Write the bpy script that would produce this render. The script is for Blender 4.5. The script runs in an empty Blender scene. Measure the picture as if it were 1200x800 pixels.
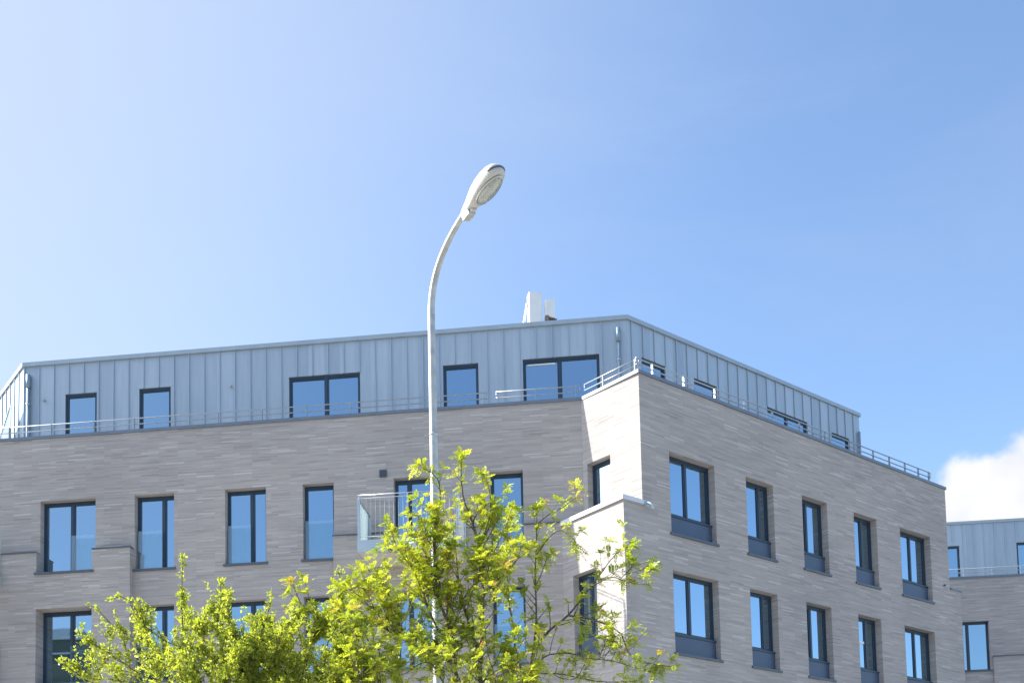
import bpy, bmesh, math, random
from mathutils import Vector, Matrix, Euler, noise
R = math.radians
random.seed(11)
scene = bpy.context.scene
COL = scene.collection

# ------------------------------------------------------------------ materials
def new_mat(name):
    m = bpy.data.materials.new(name); m.use_nodes = True
    nt = m.node_tree; b = nt.nodes['Principled BSDF']
    return m, nt, b
def N(nt, t, **kw):
    n = nt.nodes.new(t)
    for k, v in kw.items():
        if k in n.inputs.keys(): n.inputs[k].default_value = v
        else: setattr(n, k, v)
    return n
def ramp(nt, stops):
    n = nt.nodes.new('ShaderNodeValToRGB'); e = n.color_ramp.elements
    while len(e) < len(stops): e.new(0.5)
    for el, (p, c) in zip(e, stops):
        el.position = p; el.color = (*c, 1) if len(c) == 3 else c
    return n
def simple(name, col, rough=.5, metal=0, var=.12, scale=6, bump=0, spec=.5):
    m, nt, b = new_mat(name)
    tc = N(nt, 'ShaderNodeTexCoord'); no = N(nt, 'ShaderNodeTexNoise', Scale=scale, Detail=5.0)
    nt.links.new(tc.outputs['Object'], no.inputs['Vector'])
    lo = tuple(c*(1-var) for c in col); hi = tuple(min(1, c*(1+var)) for c in col)
    rp = ramp(nt, [(.3, lo), (.7, hi)])
    nt.links.new(no.outputs['Fac'], rp.inputs['Fac']); nt.links.new(rp.outputs['Color'], b.inputs['Base Color'])
    b.inputs['Roughness'].default_value = rough; b.inputs['Metallic'].default_value = metal
    b.inputs['Specular IOR Level'].default_value = spec
    if bump:
        bp = N(nt, 'ShaderNodeBump', Strength=bump, Distance=.01)
        nt.links.new(no.outputs['Fac'], bp.inputs['Height']); nt.links.new(bp.outputs['Normal'], b.inputs['Normal'])
    return m

def brick_mat(name):
    m, nt, b = new_mat(name)
    uv = N(nt, 'ShaderNodeUVMap'); uv.uv_map = 'UVMap'
    br = N(nt, 'ShaderNodeTexBrick', offset=.37, offset_frequency=3, squash=1.0)
    br.inputs['Scale'].default_value = 1.0
    br.inputs['Brick Width'].default_value = .53; br.inputs['Row Height'].default_value = .042
    br.inputs['Mortar Size'].default_value = .0045; br.inputs['Mortar Smooth'].default_value = .25; br.inputs['Bias'].default_value = 0
    br.inputs['Color1'].default_value = (0, 0, 0, 1); br.inputs['Color2'].default_value = (1, 1, 1, 1)
    br.inputs['Mortar'].default_value = (.28, .28, .28, 1)
    nt.links.new(uv.outputs['UV'], br.inputs['Vector'])
    rb = ramp(nt, [(.0, (.335, .310, .295)), (.12, (.388, .358, .340)), (.5, (.416, .383, .363)), (.84, (.436, .402, .381)), (.93, (.47, .444, .425)), (1.0, (.54, .518, .50))])
    nt.links.new(br.outputs['Color'], rb.inputs['Fac'])
    mp = N(nt, 'ShaderNodeMapping'); mp.inputs['Scale'].default_value = (.62, 9.0, 1)
    nt.links.new(uv.outputs['UV'], mp.inputs['Vector'])
    n1 = N(nt, 'ShaderNodeTexNoise', Scale=1.6, Detail=4.0, Roughness=.62)
    nt.links.new(mp.outputs['Vector'], n1.inputs['Vector'])
    r1 = ramp(nt, [(.26, (.80, .80, .81)), (.45, (.96, .96, .96)), (.62, (1.02, 1.02, 1.02)), (.76, (1.24, 1.25, 1.26))])
    nt.links.new(n1.outputs['Fac'], r1.inputs['Fac'])
    n2 = N(nt, 'ShaderNodeTexNoise', Scale=.35, Detail=3.0)
    nt.links.new(uv.outputs['UV'], n2.inputs['Vector'])
    r2 = ramp(nt, [(.3, (.90, .90, .91)), (.7, (1.07, 1.06, 1.05))])
    nt.links.new(n2.outputs['Fac'], r2.inputs['Fac'])
    x1 = N(nt, 'ShaderNodeMix', data_type='RGBA', blend_type='MULTIPLY'); x1.inputs[0].default_value = 1
    nt.links.new(rb.outputs['Color'], x1.inputs[6]); nt.links.new(r1.outputs['Color'], x1.inputs[7])
    x2 = N(nt, 'ShaderNodeMix', data_type='RGBA', blend_type='MULTIPLY'); x2.inputs[0].default_value = 1
    nt.links.new(x1.outputs[2], x2.inputs[6]); nt.links.new(r2.outputs['Color'], x2.inputs[7])
    nt.links.new(x2.outputs[2], b.inputs['Base Color'])
    b.inputs['Roughness'].default_value = .9; b.inputs['Specular IOR Level'].default_value = .2
    n3 = N(nt, 'ShaderNodeTexNoise', Scale=30.0, Detail=3.0); nt.links.new(uv.outputs['UV'], n3.inputs['Vector'])
    ad = N(nt, 'ShaderNodeMath', operation='MULTIPLY_ADD'); ad.inputs[1].default_value = .35
    sb = N(nt, 'ShaderNodeMath', operation='SUBTRACT'); sb.inputs[0].default_value = 1
    nt.links.new(br.outputs['Fac'], sb.inputs[1])
    nt.links.new(n3.outputs['Fac'], ad.inputs[0]); nt.links.new(sb.outputs[0], ad.inputs[2])
    bp = N(nt, 'ShaderNodeBump', Strength=.4, Distance=.01)
    nt.links.new(ad.outputs[0], bp.inputs['Height']); nt.links.new(bp.outputs['Normal'], b.inputs['Normal'])
    return m

def zinc_mat(name):
    m, nt, b = new_mat(name)
    uv = N(nt, 'ShaderNodeUVMap'); uv.uv_map = 'UVMap'
    # each standing-seam sheet takes its own slight tone
    sp = N(nt, 'ShaderNodeSeparateXYZ'); nt.links.new(uv.outputs['UV'], sp.inputs[0])
    dv = N(nt, 'ShaderNodeMath', operation='DIVIDE'); dv.inputs[1].default_value = .455
    nt.links.new(sp.outputs['X'], dv.inputs[0])
    fl = N(nt, 'ShaderNodeMath', operation='FLOOR'); nt.links.new(dv.outputs[0], fl.inputs[0])
    wn = N(nt, 'ShaderNodeTexWhiteNoise', noise_dimensions='1D'); nt.links.new(fl.outputs[0], wn.inputs['W'])
    mp = N(nt, 'ShaderNodeMapping'); mp.inputs['Scale'].default_value = (4.5, .45, 1); nt.links.new(uv.outputs['UV'], mp.inputs['Vector'])
    no = N(nt, 'ShaderNodeTexNoise', Scale=2.0, Detail=5.0); nt.links.new(mp.outputs['Vector'], no.inputs['Vector'])
    a = N(nt, 'ShaderNodeMath', operation='MULTIPLY_ADD'); a.inputs[1].default_value = .45
    h = N(nt, 'ShaderNodeMath', operation='MULTIPLY'); h.inputs[1].default_value = .65
    nt.links.new(no.outputs['Fac'], h.inputs[0]); nt.links.new(wn.outputs['Value'], a.inputs[0]); nt.links.new(h.outputs[0], a.inputs[2])
    rp = ramp(nt, [(.15, (.325, .395, .465)), (.85, (.445, .515, .585))])
    nt.links.new(a.outputs[0], rp.inputs['Fac']); nt.links.new(rp.outputs['Color'], b.inputs['Base Color'])
    b.inputs['Metallic'].default_value = .35; b.inputs['Roughness'].default_value = .5
    n2 = N(nt, 'ShaderNodeTexNoise', Scale=3.0, Detail=2.0); nt.links.new(uv.outputs['UV'], n2.inputs['Vector'])
    bp = N(nt, 'ShaderNodeBump', Strength=.25, Distance=.03)
    nt.links.new(n2.outputs['Fac'], bp.inputs['Height']); nt.links.new(bp.outputs['Normal'], b.inputs['Normal'])
    return m

def glass_mat(name):
    # coated double glazing: a strong mirror over a dark room
    m, nt, b = new_mat(name)
    out = nt.nodes['Material Output']
    tc = N(nt, 'ShaderNodeTexCoord'); no = N(nt, 'ShaderNodeTexNoise', Scale=.8, Detail=1.0)
    nt.links.new(tc.outputs['Object'], no.inputs['Vector'])
    bp = N(nt, 'ShaderNodeBump', Strength=.10, Distance=.03); nt.links.new(no.outputs['Fac'], bp.inputs['Height'])
    b.inputs['Base Color'].default_value = (.018, .024, .03, 1); b.inputs['Roughness'].default_value = .25
    b.inputs['Specular IOR Level'].default_value = .2
    gl = N(nt, 'ShaderNodeBsdfGlossy', Roughness=.015); gl.inputs['Color'].default_value = (.425, .575, .69, 1)
    nt.links.new(bp.outputs['Normal'], gl.inputs['Normal'])
    lw = N(nt, 'ShaderNodeLayerWeight', Blend=.28)
    mr = N(nt, 'ShaderNodeMapRange'); mr.inputs['From Min'].default_value = 0; mr.inputs['From Max'].default_value = 1
    mr.inputs['To Min'].default_value = GLASS_LO; mr.inputs['To Max'].default_value = .97
    nt.links.new(lw.outputs['Fresnel'], mr.inputs['Value'])
    mx = N(nt, 'ShaderNodeMixShader'); nt.links.new(mr.outputs[0], mx.inputs[0])
    nt.links.new(b.outputs[0], mx.inputs[1]); nt.links.new(gl.outputs[0], mx.inputs[2]); nt.links.new(mx.outputs[0], out.inputs['Surface'])
    return m
def clear_mat(name, tint=(.80, .93, .96), refl=.16, haze=.10, frosted=False):
    m, nt, b = new_mat(name); out = nt.nodes['Material Output']
    tr = N(nt, 'ShaderNodeBsdfTransparent'); tr.inputs['Color'].default_value = (*tint, 1)
    gl = N(nt, 'ShaderNodeBsdfGlossy', Roughness=.02)
    lw = N(nt, 'ShaderNodeLayerWeight', Blend=.3)
    mr = N(nt, 'ShaderNodeMapRange'); mr.inputs['To Min'].default_value = refl; mr.inputs['To Max'].default_value = .9
    nt.links.new(lw.outputs['Fresnel'], mr.inputs['Value'])
    b.inputs['Base Color'].default_value = (.62, .76, .80, 1); b.inputs['Roughness'].default_value = .4
    m0 = N(nt, 'ShaderNodeMixShader'); m0.inputs[0].default_value = haze
    nt.links.new(tr.outputs[0], m0.inputs[1]); nt.links.new(b.outputs[0], m0.inputs[2])
    if frosted:
        tl = N(nt, 'ShaderNodeBsdfTranslucent'); tl.inputs['Color'].default_value = (.66, .80, .85, 1); nt.links.new(tl.outputs[0], m0.inputs[2])
    mx = N(nt, 'ShaderNodeMixShader'); nt.links.new(mr.outputs[0], mx.inputs[0])
    nt.links.new(m0.outputs[0], mx.inputs[1]); nt.links.new(gl.outputs[0], mx.inputs[2]); nt.links.new(mx.outputs[0], out.inputs['Surface'])
    return m
def leaf_mat(name, stops, trans):
    m, nt, b = new_mat(name); out = nt.nodes['Material Output']
    at = N(nt, 'ShaderNodeAttribute'); at.attribute_name = 'tone'
    rp = ramp(nt, stops); nt.links.new(at.outputs['Fac'], rp.inputs['Fac'])
    nt.links.new(rp.outputs['Color'], b.inputs['Base Color'])
    b.inputs['Roughness'].default_value = .42; b.inputs['Specular IOR Level'].default_value = .45
    tl = N(nt, 'ShaderNodeBsdfTranslucent')
    mu = N(nt, 'ShaderNodeMix', data_type='RGBA', blend_type='MULTIPLY'); mu.inputs[0].default_value = 1
    mu.inputs[7].default_value = (*trans, 1)
    nt.links.new(rp.outputs['Color'], mu.inputs[6]); nt.links.new(mu.outputs[2], tl.inputs['Color'])
    mx = N(nt, 'ShaderNodeMixShader'); mx.inputs[0].default_value = .52
    nt.links.new(b.outputs[0], mx.inputs[1]); nt.links.new(tl.outputs[0], mx.inputs[2]); nt.links.new(mx.outputs[0], out.inputs['Surface'])
    return m
GLASS_LO = .74
M = dict(
    brick=brick_mat('pale_long_brick'), zinc=zinc_mat('standing_seam_zinc'),
    trim=simple('zinc_trim', (.36, .42, .47), .45, .3, .06, 3),
    dark_trim=simple('anthracite_trim', (.085, .105, .135), .42, .1, .1, 4),
    coping=simple('powder_coated_coping', (.16, .19, .23), .4, .25, .08, 3),
    pale_coping=simple('pale_metal_coping', (.58, .60, .62), .45, .2, .05, 3),
    frame=simple('anthracite_frame', (.026, .050, .082), .38, .0, .1, 5),
    panel=simple('anthracite_panel', (.058, .088, .145), .42, .05, .06, 2),
    glass=glass_mat('coated_glass'), clear=clear_mat('guard_glass', (.86, .95, .97), refl=.10, haze=.035),
    screen=clear_mat('screen_glass', (.84, .94, .97), .10, .42, True),
    pipe=simple('zinc_pipe', (.24, .33, .40), .45, .3, .1, 6),
    steel=simple('galvanised_steel', (.52, .55, .57), .38, .7, .1, 20),
    rail=simple('grey_rail_paint', (.36, .40, .43), .4, .4, .08, 10),
    white=simple('white_plastic', (.78, .78, .77), .4, 0, .04, 4),
    pole=simple('galvanised_pole', (.47, .48, .46), .5, .3, .2, 9),
    lamp=simple('lamp_housing', (.54, .54, .51), .42, .05, .06, 9),
    lens=clear_mat('lamp_lens', (.86, .83, .72), .10, .38), bulb=simple('lamp_bulb', (.75, .72, .62), .2, 0, .02, 5),
    soffit=simple('pale_soffit', (.62, .59, .53), .8, 0, .06, 3),
    fascia=simple('grey_fascia', (.44, .52, .56), .45, .25, .05, 3),
    deck=simple('roof_membrane', (.30, .29, .27), .85, 0, .15, 2),
    bark=simple('grey_brown_bark', (.115, .092, .070), .85, 0, .35, 40, .6),
    bark2=simple('olive_bark', (.13, .105, .075), .85, 0, .35, 40, .6),
    asphalt=simple('asphalt', (.055, .055, .058), .9, 0, .25, 14, .3),
    paving=simple('pale_paving', (.36, .34, .31), .85, 0, .12, 3),
    kerb=simple('kerb_stone', (.33, .32, .30), .85, 0, .12, 8),
    paint=simple('road_paint', (.75, .75, .72), .7, 0, .08, 12),
    reflector=simple('lamp_reflector', (.72, .68, .56), .5, 0, .05, 14),
    lawn=simple('lawn', (.07, .11, .03), .95, 0, .35, 9, .4),
    field=simple('ground', (.16, .15, .12), .95, 0, .25, .6),
    render=simple('grey_green_render', (.085, .11, .09), .9, 0, .12, 1),
    bracket=simple('rusty_bracket', (.20, .16, .12), .6, .2, .5, 25),
    cable=simple('black_cable', (.03, .03, .03), .6, 0, .05, 5),
)
M['rowan_leaf'] = leaf_mat('rowan_leaf', [(0, (.24, .30, .035)), (.45, (.37, .41, .050)), (.85, (.50, .51, .075)), (.97, (.36, .28, .07)), (1, (.40, .24, .12))], (1.32, 1.36, .6))
M['thorn_leaf'] = leaf_mat('thorn_leaf', [(0, (.24, .30, .04)), (.5, (.37, .41, .06)), (.9, (.50, .51, .10)), (1, (.50, .52, .22))], (1.32, 1.36, .65))

# ------------------------------------------------------------------ helpers
class MB:
    def __init__(s): s.v = []; s.f = []; s.uv = []; s.sm = []
    def face(s, pts, uv=None, smooth=False):
        i = len(s.v); s.v += [Vector(p) for p in pts]; s.f.append(tuple(range(i, i+len(pts))))
        s.uv.append(uv or [(0, 0)]*len(pts)); s.sm.append(smooth)
    def hexa(s, c, smooth=False):   # c: 8 corners, bottom ring 0-3 then top ring 4-7
        for q in ((0, 3, 2, 1), (4, 5, 6, 7), (0, 1, 5, 4), (1, 2, 6, 5), (2, 3, 7, 6), (3, 0, 4, 7)):
            s.face([c[i] for i in q])
    def tube(s, pts, rad, n=8, caps=True):
        pts = [Vector(p) for p in pts]
        if not isinstance(rad, (list, tuple)): rad = [rad]*len(pts)
        up = None; rings = []
        for i, p in enumerate(pts):
            t = (pts[min(i+1, len(pts)-1)]-pts[max(i-1, 0)]).normalized()
            if up is None: up = Vector((0, 0, 1)) if abs(t.z) < .9 else Vector((1, 0, 0))
            a = (up-t*up.dot(t)).normalized(); b = t.cross(a); up = a
            rings.append([p+(a*math.cos(2*math.pi*k/n)+b*math.sin(2*math.pi*k/n))*rad[i] for k in range(n)])
        base = len(s.v)
        for r in rings: s.v += r
        for i in range(len(rings)-1):
            for k in range(n):
                k2 = (k+1) % n
                s.f.append((base+i*n+k, base+i*n+k2, base+(i+1)*n+k2, base+(i+1)*n+k)); s.uv.append([(0, 0)]*4); s.sm.append(True)
        if caps:
            for i, rev in ((0, True), (len(rings)-1, False)):
                idx = [base+i*n+k for k in range(n)]
                s.f.append(tuple(reversed(idx)) if rev else tuple(idx)); s.uv.append([(0, 0)]*n); s.sm.append(False)
    def v_off(s, o):
        b = len(s.v); s.v += o.v; s.f += [tuple(b+i for i in f) for f in o.f]; s.uv += o.uv; s.sm += o.sm
    def build(s, name, mat, parent=None, origin=None, bevel=0, weld=False):
        if origin is None:
            xs = [v.x for v in s.v]; ys = [v.y for v in s.v]; zs = [v.z for v in s.v]
            origin = Vector(((min(xs)+max(xs))/2, (min(ys)+max(ys))/2, min(zs)))
        origin = Vector(origin)
        me = bpy.data.meshes.new(name); me.from_pydata([v-origin for v in s.v], [], s.f)
        ul = me.uv_layers.new(name='UVMap')
        k = 0
        for q in s.uv:
            for c in q: ul.data[k].uv = c; k += 1
        me.polygons.foreach_set('use_smooth', s.sm)
        me.materials.append(mat); me.update()
        if bevel or weld:
            bm = bmesh.new(); bm.from_mesh(me); bmesh.ops.remove_doubles(bm, verts=bm.verts, dist=1e-5)
            bmesh.ops.recalc_face_normals(bm, faces=bm.faces); bm.to_mesh(me); bm.free()
        o = bpy.data.objects.new(name, me); COL.objects.link(o)
        if parent is not None:
            o.parent = parent; o.location = origin-world_loc(parent)
        else: o.location = origin
        if bevel:
            md = o.modifiers.new('bevel', 'BEVEL'); md.width = bevel; md.segments = 2; md.limit_method = 'ANGLE'
        return o
def world_loc(o):
    p = Vector(o.location)
    while o.parent: o = o.parent; p += Vector(o.location)
    return p
def tag(o, label=None, cat=None, group=None, kind=None):
    for k, v in (('label', label), ('category', cat), ('group', group), ('kind', kind)):
        if v: o[k] = v
    return o
def empty(name, loc, label, cat, group=None):
    o = bpy.data.objects.new(name, None); COL.objects.link(o); o.location = loc; o.empty_display_size = .3
    return tag(o, label, cat, group)
def structure(name, mb, mat): return tag(mb.build(name, mat), kind='structure')

class Frame:     # a vertical facade plane: e along it, n outward, z up
    def __init__(s, o, az, flip):
        s.o = Vector((o[0], o[1], 0)); s.e = Vector((math.sin(R(az)), math.cos(R(az)), 0))
        s.n = Vector((s.e.y, -s.e.x, 0))*flip
    def P(s, u, w, z): return s.o+s.e*u+s.n*w+Vector((0, 0, z))
    def box(s, mb, u0, u1, w0, w1, z0, z1):
        mb.hexa([s.P(u0, w0, z0), s.P(u1, w0, z0), s.P(u1, w1, z0), s.P(u0, w1, z0), s.P(u0, w0, z1), s.P(u1, w0, z1), s.P(u1, w1, z1), s.P(u0, w1, z1)])
    def quad(s, mb, u0, u1, w, z0, z1):
        mb.face([s.P(u0, w, z0), s.P(u1, w, z0), s.P(u1, w, z1), s.P(u0, w, z1)], [(u0, z0), (u1, z0), (u1, z1), (u0, z1)])
    def endq(s, mb, u, w0, w1, z0, z1, off=0):
        mb.face([s.P(u, w0, z0), s.P(u, w1, z0), s.P(u, w1, z1), s.P(u, w0, z1)], [(off+w0, z0), (off+w1, z0), (off+w1, z1), (off+w0, z1)])
    def flat(s, mb, u0, u1, w0, w1, z):
        mb.face([s.P(u0, w0, z), s.P(u1, w0, z), s.P(u1, w1, z), s.P(u0, w1, z)], [(u0, w0), (u1, w0), (u1, w1), (u0, w1)])
def wall(fr, mb, u0, u1, z0, z1, openings, w=0, wb=-.2, voids=(), tops=True):
    us = sorted({u0, u1} | {min(max(x, u0), u1) for o in list(openings)+list(voids) for x in o[:2]})
    zs = sorted({z0, z1} | {min(max(x, z0), z1) for o in list(openings)+list(voids) for x in o[2:4]})
    for a, b in zip(us, us[1:]):
        for c, d in zip(zs, zs[1:]):
            mu, mz = (a+b)/2, (c+d)/2
            if any(o[0] < mu < o[1] and o[2] < mz < o[3] for o in list(openings)+list(voids)): continue
            fr.quad(mb, a, b, w, c, d)
    for (a, b, c, d) in openings:
        ct, dt = max(c, z0), min(d, z1)
        if dt <= ct: continue
        fr.endq(mb, a, wb, w, ct, dt, a); fr.endq(mb, b, wb, w, ct, dt, b)
        if c >= z0: fr.flat(mb, a, b, wb, w, c)
        if d <= z1: fr.flat(mb, a, b, wb, w, d)

def window(fr, par, ua, ub, za, zb, split=None, panel=0, guard=None, depth=.2, name='window', sill=True, sw=0, blind=None):
    """split: u of the mullion centre; panel: height of the metal spandrel below; guard: (u0,u1) of the glass guard"""
    wf = -depth; zs = za+panel
    f = MB(); t = .045; w0, w1 = wf-.07, wf+.0
    fr.box(f, ua, ua+t, w0, w1, zs, zb); fr.box(f, ub-t, ub, w0, w1, zs, zb)
    fr.box(f, ua+t, ub-t, w0, w1-.001, zb-t-.02, zb); fr.box(f, ua+t, ub-t, w0, w1-.001, zs, zs+t+.01)
    edges = [ua+t, ub-t]
    if split:
        fr.box(f, split-.028, split+.028, w0, w1-.002, zs+t+.01, zb-t-.02); edges = [ua+t, split-.028, split+.028, ub-t]
    # leaf (sash) frames
    for a, b in zip(edges[::2], edges[1::2]):
        s_ = .036; g0, g1 = w0+.01, w1-.018; zl, zh = zs+t+.01, zb-t-.02
        fr.box(f, a, a+s_, g0, g1, zl, zh); fr.box(f, b-s_, b, g0, g1, zl, zh)
        fr.box(f, a+s_, b-s_, g0, g1-.001, zl, zl+s_); fr.box(f, a+s_, b-s_, g0, g1-.001, zh-s_, zh)
    win = f.build(name, M['frame'], par, fr.P((ua+ub)/2, wf, zs))
    for a, b in zip(edges[::2], edges[1::2]):
        p = MB(); zl, zh = zs+t+.01, zb-t-.02; fr.quad(p, a+.032, b-.032, w1-.045+random.uniform(-.003, .003), zl+.04, zh-.04)
        # panes never sit perfectly parallel: tip each a hair
        j = [random.uniform(-.004, .004) for _ in p.v]
        for k, v in enumerate(p.v): p.v[k] = v+fr.n*j[0 if k in (0, 3) else 1]
        p.build('pane', M['glass'], win)
    if blind:
        p = MB(); fr.box(p, blind[0], blind[1], w1-.043, w1-.030, blind[2], blind[3]); p.build('blind', M['white'], win)
    if panel:
        p = MB(); fr.box(p, ua+.003, ub-.003, wf-.05, wf+.06, za+.035, zs-.03); p.build('spandrel_panel', M['panel'], win, bevel=.004)
        p = MB(); fr.box(p, ua+.002, ub-.002, wf-.06, wf+.085, zs-.03, zs+.012); p.build('panel_cap', M['frame'], win)
    if sill:
        p = MB(); fr.box(p, ua-.045, ub+.045, wf-.04, .045, za-.035, za+(.034 if panel else .02)) if False else fr.box(p, ua+.002, ub-.002, wf-.04, sw, za+.001, za+.03)
        fr.box(p, ua-.05, ub+.05, sw+.001, sw+.045, za-.03, za+.03); p.build('sill', M['dark_trim'], win)
    if guard:
        p = MB(); fr.box(p, guard[0]+.015, guard[1]-.015, wf+.075, wf+.092, zs+.05, zs+1.13); p.build('glass_guard', M['clear'], win)
    return win
def penthouse_wall(fr, mb, u0, u1, z0, z1, openings, seam0, pitch=.455):
    wall(fr, mb, u0, u1, z0, z1, openings, 0, -.09)
    u = seam0
    while u < u1-.02:
        segs = [(z0, z1)]
        for (a, b, c, d) in openings:
            if a-.02 < u < b+.02: segs = [x for lo, hi in segs for x in ((lo, min(hi, c)), (max(lo, d), hi)) if x[1]-x[0] > .02]
        for lo, hi in segs: fr.box(mb, u-.011, u+.011, .0, .032, lo, hi)
        u += pitch
def railing(fr, par, u0, u1, w, zb, posts, rails=(.24, .40), flat=True, mat='rail'):
    mb = MB()
    for r in rails: mb.tube([fr.P(u0, w, zb+r), fr.P(u1, w, zb+r)], .017, 8)
    for u in (u0+.01, u1-.01): mb.tube([fr.P(u, w, zb+rails[0]), fr.P(u, w, zb+rails[1])], .014, 8)
    rl = mb.build('railing', M[mat], par)
    for u in posts:
        p = MB(); fr.box(p, u-.008, u+.008, w-.03, w+.03, zb-.35, zb+rails[-1]+.005); p.build('railing_post', M[mat], rl)
    return rl
ROWAN_LIMBS = [
    ([(-0.24, 10.0, 3.63), (-0.22, 9.98, 4.49), (-0.24, 9.96, 4.88), (-0.32, 9.94, 5.17), (-0.39, 9.92, 5.34), (-0.39, 9.9, 5.71)], 0.026),
    ([(-0.46, 10.0, 3.63), (-0.48, 10.03, 3.94), (-0.57, 10.06, 4.26), (-0.63, 10.09, 4.45), (-0.65, 10.11, 4.94), (-0.6, 10.14, 5.27), (-0.62, 10.17, 5.6), (-0.79, 10.2, 5.74)], 0.022),
    ([(-0.26, 10.0, 3.9), (-0.34, 10.12, 4.16), (-0.42, 10.25, 4.46), (-0.47, 10.38, 4.85), (-0.51, 10.5, 5.31)], 0.014),
    ([(-0.22, 10.0, 4.41), (-0.09, 9.87, 4.53), (0.05, 9.73, 4.61), (0.14, 9.6, 4.75)], 0.01),
    ([(0.17, 10.0, 3.62), (0.24, 9.94, 4.0), (0.25, 9.88, 4.29), (0.27, 9.82, 4.66), (0.28, 9.76, 5.0), (0.28, 9.7, 5.12)], 0.018),
    ([(0.25, 10.0, 3.93), (0.38, 9.92, 4.08), (0.54, 9.83, 4.19), (0.73, 9.75, 4.4), (0.85, 9.67, 4.54), (0.96, 9.58, 4.65), (1.07, 9.5, 4.69)], 0.014),
    ([(0.54, 9.8, 4.18), (0.72, 9.7, 4.12), (0.87, 9.6, 4.03), (0.98, 9.5, 3.91), (1.06, 9.4, 3.71), (1.39, 9.3, 3.58)], 0.009),
    ([(0.72, 9.6, 4.36), (0.9, 9.5, 4.43), (1.05, 9.4, 4.35), (1.22, 9.3, 4.42)], 0.007),
    ([(0.28, 9.9, 4.77), (0.4, 9.82, 4.91), (0.5, 9.75, 4.94), (0.61, 9.68, 4.82), (0.62, 9.6, 4.7)], 0.006),
    ([(0.28, 9.8, 5.01), (0.41, 9.83, 5.13), (0.53, 9.87, 5.2), (0.65, 9.9, 5.29)], 0.006),
    ([(0.26, 9.9, 3.75), (0.49, 9.78, 3.83), (0.7, 9.65, 3.76), (0.95, 9.52, 3.69), (1.23, 9.4, 3.58)], 0.01),
    ([(0.03, 10.2, 3.66), (0.07, 10.32, 4.09), (0.02, 10.45, 4.53), (0.01, 10.58, 4.99), (0.03, 10.7, 5.41)], 0.014),
    ([(-0.47, 10.0, 3.75), (-0.63, 10.07, 3.89), (-0.93, 10.13, 4.08), (-1.1, 10.2, 4.18), (-1.25, 10.27, 4.3), (-1.52, 10.33, 4.42), (-1.65, 10.4, 4.48)], 0.016),
    ([(-0.97, 10.0, 3.65), (-1.13, 9.93, 3.78), (-1.32, 9.87, 3.94), (-1.47, 9.8, 4.05), (-1.65, 9.73, 4.17), (-1.8, 9.67, 4.3), (-1.87, 9.6, 4.47)], 0.015),
    ([(-0.94, 10.2, 4.09), (-1.06, 10.3, 4.4), (-1.14, 10.4, 4.63), (-1.25, 10.5, 4.81), (-1.38, 10.6, 4.88)], 0.009),
    ([(-0.63, 10.1, 4.13), (-0.76, 10.0, 4.43), (-0.85, 9.9, 4.67), (-0.96, 9.8, 4.84), (-1.01, 9.7, 4.95)], 0.01),
    ([(-0.66, 10.1, 4.53), (-0.82, 10.2, 4.79), (-0.98, 10.3, 4.94), (-1.14, 10.4, 5.03)], 0.008),
    ([(-0.22, 10.0, 4.49), (-0.13, 10.1, 4.8), (-0.02, 10.2, 5.07), (0.07, 10.3, 5.34)], 0.009),
    ([(-0.24, 10.0, 4.85), (-0.13, 9.9, 5.17), (-0.15, 9.8, 5.37), (-0.19, 9.7, 5.44)], 0.008),
    ([(-0.59, 10.0, 3.64), (-0.73, 9.83, 3.8), (-0.94, 9.67, 3.65), (-1.14, 9.5, 3.62)], 0.01),
    ([(0.03, 10.0, 3.62), (0.41, 9.9, 3.67), (0.78, 9.8, 3.57), (1.15, 9.7, 3.57)], 0.01),
    ([(-0.63, 10.2, 4.46), (-0.73, 10.1, 4.85), (-0.72, 10.0, 5.06), (-0.79, 9.9, 5.14)], 0.008),
    ([(-0.42, 10.2, 4.44), (-0.26, 10.03, 4.58), (-0.14, 9.87, 4.45), (-0.03, 9.7, 4.51)], 0.008),
    ([(-1.1, 10.2, 4.18), (-1.2, 10.07, 4.34), (-1.3, 9.93, 4.5), (-1.43, 9.8, 4.46)], 0.008),
]
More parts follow.
